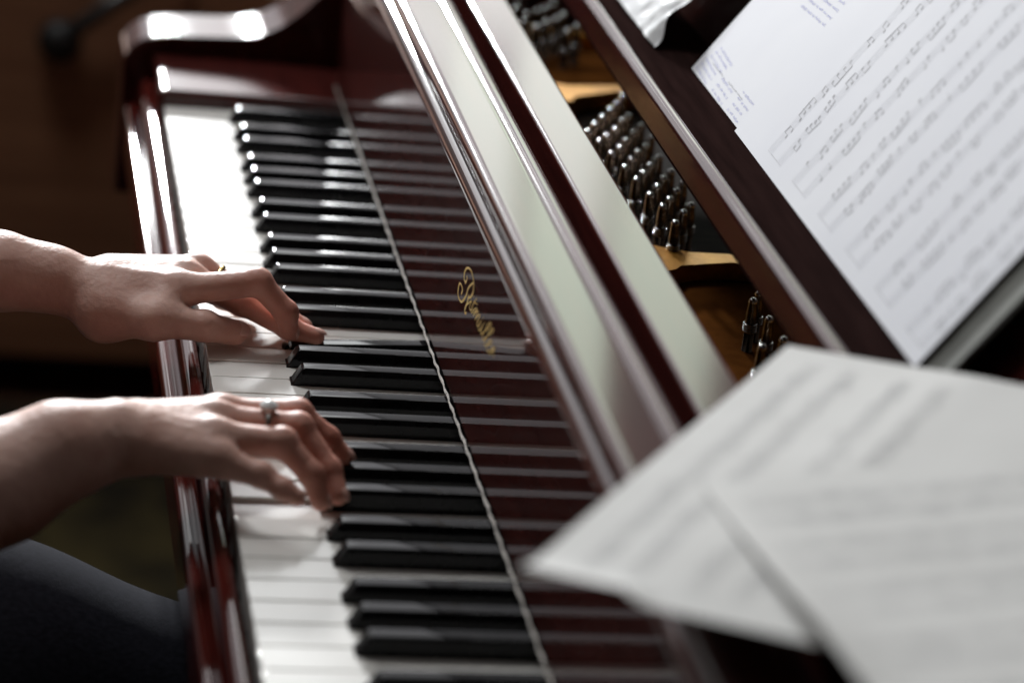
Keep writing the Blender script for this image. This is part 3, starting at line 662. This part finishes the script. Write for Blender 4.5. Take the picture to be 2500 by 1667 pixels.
        for _ in range(relax):
            s_ = np.zeros_like(co); n_ = np.zeros(len(co))
            for a in range(4):
                i0, i1 = F[:, a], F[:, (a+1) % 4]
                np.add.at(s_, i0, co[i1]); np.add.at(n_, i0, 1); np.add.at(s_, i1, co[i0]); np.add.at(n_, i1, 1)
            co = co*0.5+0.5*s_/np.maximum(n_, 1)[:, None]
        me = bpy.data.meshes.new(name); me.vertices.add(len(co)); me.vertices.foreach_set('co', (co*S).astype(np.float32).ravel())
        me.loops.add(F.size); me.loops.foreach_set('vertex_index', F.astype(np.int32).ravel())
        me.polygons.add(len(F)); me.polygons.foreach_set('loop_start', np.arange(0, F.size, 4, dtype=np.int32))
        me.update(calc_edges=True); me.validate()
        return me
def smin(a, b_, k):
    if k <= 0: return np.minimum(a, b_)
    h = np.clip(0.5+0.5*(b_-a)/k, 0, 1); return b_*(1-h)+a*h-k*h*(1-h)

fx = axis_pts([(-580, -500, 10), (-500, -280, 4.5), (-280, -150, 6), (-150, 92, 1.25)])
fy = axis_pts([(-900, -760, 8), (-760, -733, 4), (-733, -390, 1.3), (-390, -370, 4), (-370, -210, 8)])
fz = axis_pts([(-740, -200, 14), (-200, -40, 8), (-40, -14, 3), (-14, 78, 1.25), (78, 100, 3), (100, 380, 9), (380, 640, 4.5)])
F_ = Field(fx, fy, fz)
hipz = -150
def limbs(Fd, grow=0.0, what='all'):
    g = grow
    if what in ('all', 'torso'):
        Fd.add((-440, -510, -150), (-430, -510, 60), 118+g, 100+g, 40)
        Fd.add((-440, -450, -150), (-440, -570, -150), 112+g, 112+g, 40)
        Fd.add((-430, -510, 60), (-420, -510, 250), 100+g, 92+g, 40)
        Fd.add((-420, -380, 262), (-420, -640, 262), 52+g, 52+g, 40)
        Fd.add((-412, -450, 180), (-412, -570, 180), 88+g, 88+g, 40)
    if what in ('all', 'torso', 'sleeve'):
        Fd.add((-415, -668, 262), (-372, -742, 110), 47+g, 42+g, 25)
        Fd.add((-415, -352, 262), (-372, -352, 110), 47+g, 42+g, 25)
    if what in ('all', 'legs'):
        for yh, yk in ((-585, -642), (-450, -230)):
            xk = 40 if yk < -500 else -195
            md = (xk-170, (yh+yk)/2, -176)
            Fd.add((-440, yh, hipz), md, 100+g, 84+g, 30)
            Fd.add(md, (xk, yk, -197), 84+g, 70+g, 30)
            Fd.add((xk, yk, -197), (xk-30, yk, -660), 60+g, 38+g, 25)
limbs(F_)
F_.add((-372, -742, 110), (-330, -800, -6), 42, 41, 20); F_.add((-372, -352, 110), (-330, -392, -4), 42, 41, 20)
F_.add((-415, -510, 300), (-395, -510, 400), 52, 50, 30)                      # neck
F_.add_ell((-385, -510, 490), (92, 74, 108), 20); F_.add_ell((-352, -510, 440), (62, 54, 58), 20)
F_.add((-300, -510, 478), (-279, -510, 455), 9, 13, 12)                      # nose
for sy in (-1, 1):
    F_.carve_ell((-296, -510+sy*32, 488), (14, 18, 12), 8); F_.add_ell((-312, -510+sy*32, 487), (15, 15, 12), 3)
    F_.add_ell((-392, -510+sy*74, 480), (20, 9, 32), 6)
F_.add((-291, -526, 424), (-291, -494, 424), 6, 6, 6); F_.carve_ell((-284, -510, 424), (8, 24, 1.6), 2)
for side in 'LR':
    h = H[side]; el = (-330, -392, -4) if side == 'L' else (-330, -800, -6)
    f_ = h['fore']
    F_.add(el, f_[0][:3], 41, f_[0][3], 12)
    for a, b_ in zip(f_, f_[1:]): F_.add(a[:3], b_[:3], a[3], b_[3], 14)
    w_ = f_[-1]
    # back of the hand: a bone to each knuckle, flattened fill between them
    for fn in ('index', 'middle', 'ring', 'pinky'):
        k_ = h[fn][0]; m0 = [w_[i]+(k_[i]-w_[i])*0.25 for i in range(3)]; m0[1] += (k_[1]-w_[1])*0.35
        F_.add(m0, k_[:3], 12.5, k_[3]+0.3, 11)
    for fa, fb in (('index', 'middle'), ('middle', 'ring'), ('ring', 'pinky')):
        a, b_ = h[fa][0], h[fb][0]; c0 = [(a[i]+b_[i])/2 for i in range(3)]; c0[2] -= 3
        F_.add([w_[i]+(c0[i]-w_[i])*0.3 for i in range(3)], [w_[i]+(c0[i]-w_[i])*0.86 for i in range(3)], 13, 10, 10)
    t = h['thumb']
    F_.add([w_[i]*0.6+t[0][i]*0.4 for i in range(3)], t[0][:3], 16, t[0][3], 12)
    F_.add(t[0][:3], t[1][:3], t[0][3]*0.92, t[1][3]+0.8, 12)
    ii = h['index'][0]
    F_.add(t[1][:3], [(t[1][i]+ii[i])/2 for i in range(3)], 8, 8, 12)
    if 'heel' in h:
        for a, b_ in h['heel']: F_.add(a[:3], b_[:3], a[3], b_[3], 12)
    # knuckle bumps and tendons over the back of the hand
    for fn in ('index', 'middle', 'ring', 'pinky'):
        k_ = h[fn][0]; F_.add_ell((k_[0]-1, k_[1], k_[2]+k_[3]*0.42), (8.5, 6.0, 7.2), 4)
        F_.add((w_[0]*0.75+k_[0]*0.25, w_[1]*0.6+k_[1]*0.4, w_[2]*0.6+k_[2]*0.4+10.5), (k_[0]-6, k_[1], k_[2]+k_[3]*0.62), 2.6, 2.8, 4)
    base = F_.D.copy()
    for fn in ('thumb', 'index', 'middle', 'ring', 'pinky'):
        c = h[fn]; lo = np.min([q_[:3] for q_ in c], 0)-26; hi = np.max([q_[:3] for q_ in c], 0)+26; sl = F_.sub(lo, hi)
        d = None
        seq = c if fn != 'thumb' else c[1:]
        for a, b_ in zip(seq, seq[1:]):
            n_ = F_.cone(sl, a[:3], b_[:3], a[3]*0.97, b_[3]); 
            d = n_ if d is None else smin(d, n_, 3.0)
        for q_ in seq[1:-1]:                                           # finger joints
            d = smin(d, F_.ell(sl, (q_[0]-0.5, q_[1], q_[2]+0.8), (q_[3]*1.02,)*3), 3.0)
        F_.D[sl] = np.minimum(F_.D[sl], smin(base[sl], d, 4.0 if fn == 'pinky' else 6.0))
person_me = F_.mesh('person', 2)
person = data_obj('person', person_me, 'skin', None, True)
tag(person, 'person in dark trousers playing, bare forearms with both hands on the keys', 'person')
cx = axis_pts([(-600, 100, 6)]); cy = axis_pts([(-860, -120, 6)]); cz = axis_pts([(-700, 340, 6.5)])
C_ = Field(cx, cy, cz); limbs(C_, 7, 'legs'); C_.add((-440, -450, -150), (-440, -570, -150), 120, 120, 30)
# soft folds in the cloth
X, Y, Z = np.meshgrid(cx, cy, cz, indexing='ij')
C_.D += (1.6*np.sin(X*0.035+Z*0.05+1.5*np.sin(Y*0.02))+1.0*np.sin(Y*0.06+X*0.02)).astype(np.float32)
data_obj('trousers', C_.mesh('trousers', 2), 'denim', person, True)
C2 = Field(cx, cy, cz); limbs(C2, 9, 'torso')
C2.D += (2.2*np.sin(Z*0.04+X*0.03)).astype(np.float32)
data_obj('shirt', C2.mesh('shirt', 2), 'knit', person, True)
hx = axis_pts([(-520, -260, 5)]); hy = axis_pts([(-630, -390, 5)]); hz = axis_pts([(250, 640, 5)])
C3 = Field(hx, hy, hz)
C3.add_ell((-405, -510, 505), (96, 86, 112), 10); C3.add((-440, -510, 460), (-452, -510, 330), 66, 44, 30)
C3.carve_ell((-300, -510, 450), (78, 62, 92), 12)
data_obj('hair', C3.mesh('hair', 2), 'hair', person, True)

# fingernails
for side in 'LR':
    for fn in ('thumb', 'index', 'middle', 'ring', 'pinky'):
        p0, p1 = Vector(H[side][fn][-2][:3]), Vector(H[side][fn][-1][:3]); r_ = H[side][fn][-1][3]
        d_ = (p1-p0).normalized(); ref = Vector((0.75, 0.0, 0.66)) if fn != 'thumb' else Vector((0.1, -0.55 if side == 'L' else 0.55, 0.8))
        n_ = (ref-d_*ref.dot(d_)).normalized(); w_ = d_.cross(n_)
        c_ = p1+d_*(r_*0.15)+n_*(r_*0.80)
        bm = bmesh.new(); bmesh.ops.create_uvsphere(bm, u_segments=16, v_segments=10, radius=1)
        for v_ in bm.verts:
            q_ = v_.co.copy(); v_.co = (c_+d_*(q_.x*r_*0.92)+w_*(q_.y*r_*0.66)+n_*(q_.z*1.5-0.10*r_*(q_.y*q_.y)-0.16*r_*max(0, q_.x)**2))*S
        mesh_obj('fingernail', bm, 'nail', person, True)

# finger rings
def fit_ring(name, a, b_, t, rad, wire, mat_, label):
    a, b_ = Vector(a[:3]), Vector(b_[:3]); c = a.lerp(b_, t); ax = (b_-a).normalized()
    o = empty(name, label, 'ring', c)
    bm = bmesh.new(); torus(bm, (0, 0, 0), ax, rad, wire, 48, 10, 1.6); mesh_obj('band', bm, mat_, o, True)
    return o, ax
r1, ax = fit_ring('finger_ring', H['R']['middle'][0], H['R']['middle'][1], 0.62, 9.3, 1.0, 'silver', 'silver ring with a large pale stone on the near hand')
up = (Vector((-0.3, 0.12, 0.95))-ax*ax.dot(Vector((-0.3, 0.12, 0.95)))).normalized()
bm = bmesh.new()
lathe(bm, [(0, 0), (3.4, 0), (5.2, 2.4), (5.4, 3.8), (4.0, 5.6), (2.0, 6.6), (0, 6.9)], up*8.6, 10, up); mesh_obj('stone', bm, 'stone', r1, 30)
bm = bmesh.new(); torus(bm, up*11.0, up, 4.7, 0.7, 24, 6); mesh_obj('setting', bm, 'silver', r1, True)
fit_ring('finger_ring', H['L']['ring'][0], H['L']['ring'][1], 0.50, 9.7, 1.1, 'ring_gold', 'thin gold ring on the ring finger of the far hand')

# bench under the player
bench = empty('piano_bench', 'dark padded piano bench the player sits on', 'bench', (-470, -510, -720))
bm = bmesh.new(); box(bm, -170, 150, -270, 270, 370, 450, 14, 3); mesh_obj('seat', bm, 'cover', bench, 35)
for sx in (-140, 120):
    for sy in (-235, 235):
        bm = bmesh.new(); box(bm, sx-18, sx+18, sy-18, sy+18, 0, 369, 2); mesh_obj('leg', bm, 'lacquer_dark', bench)
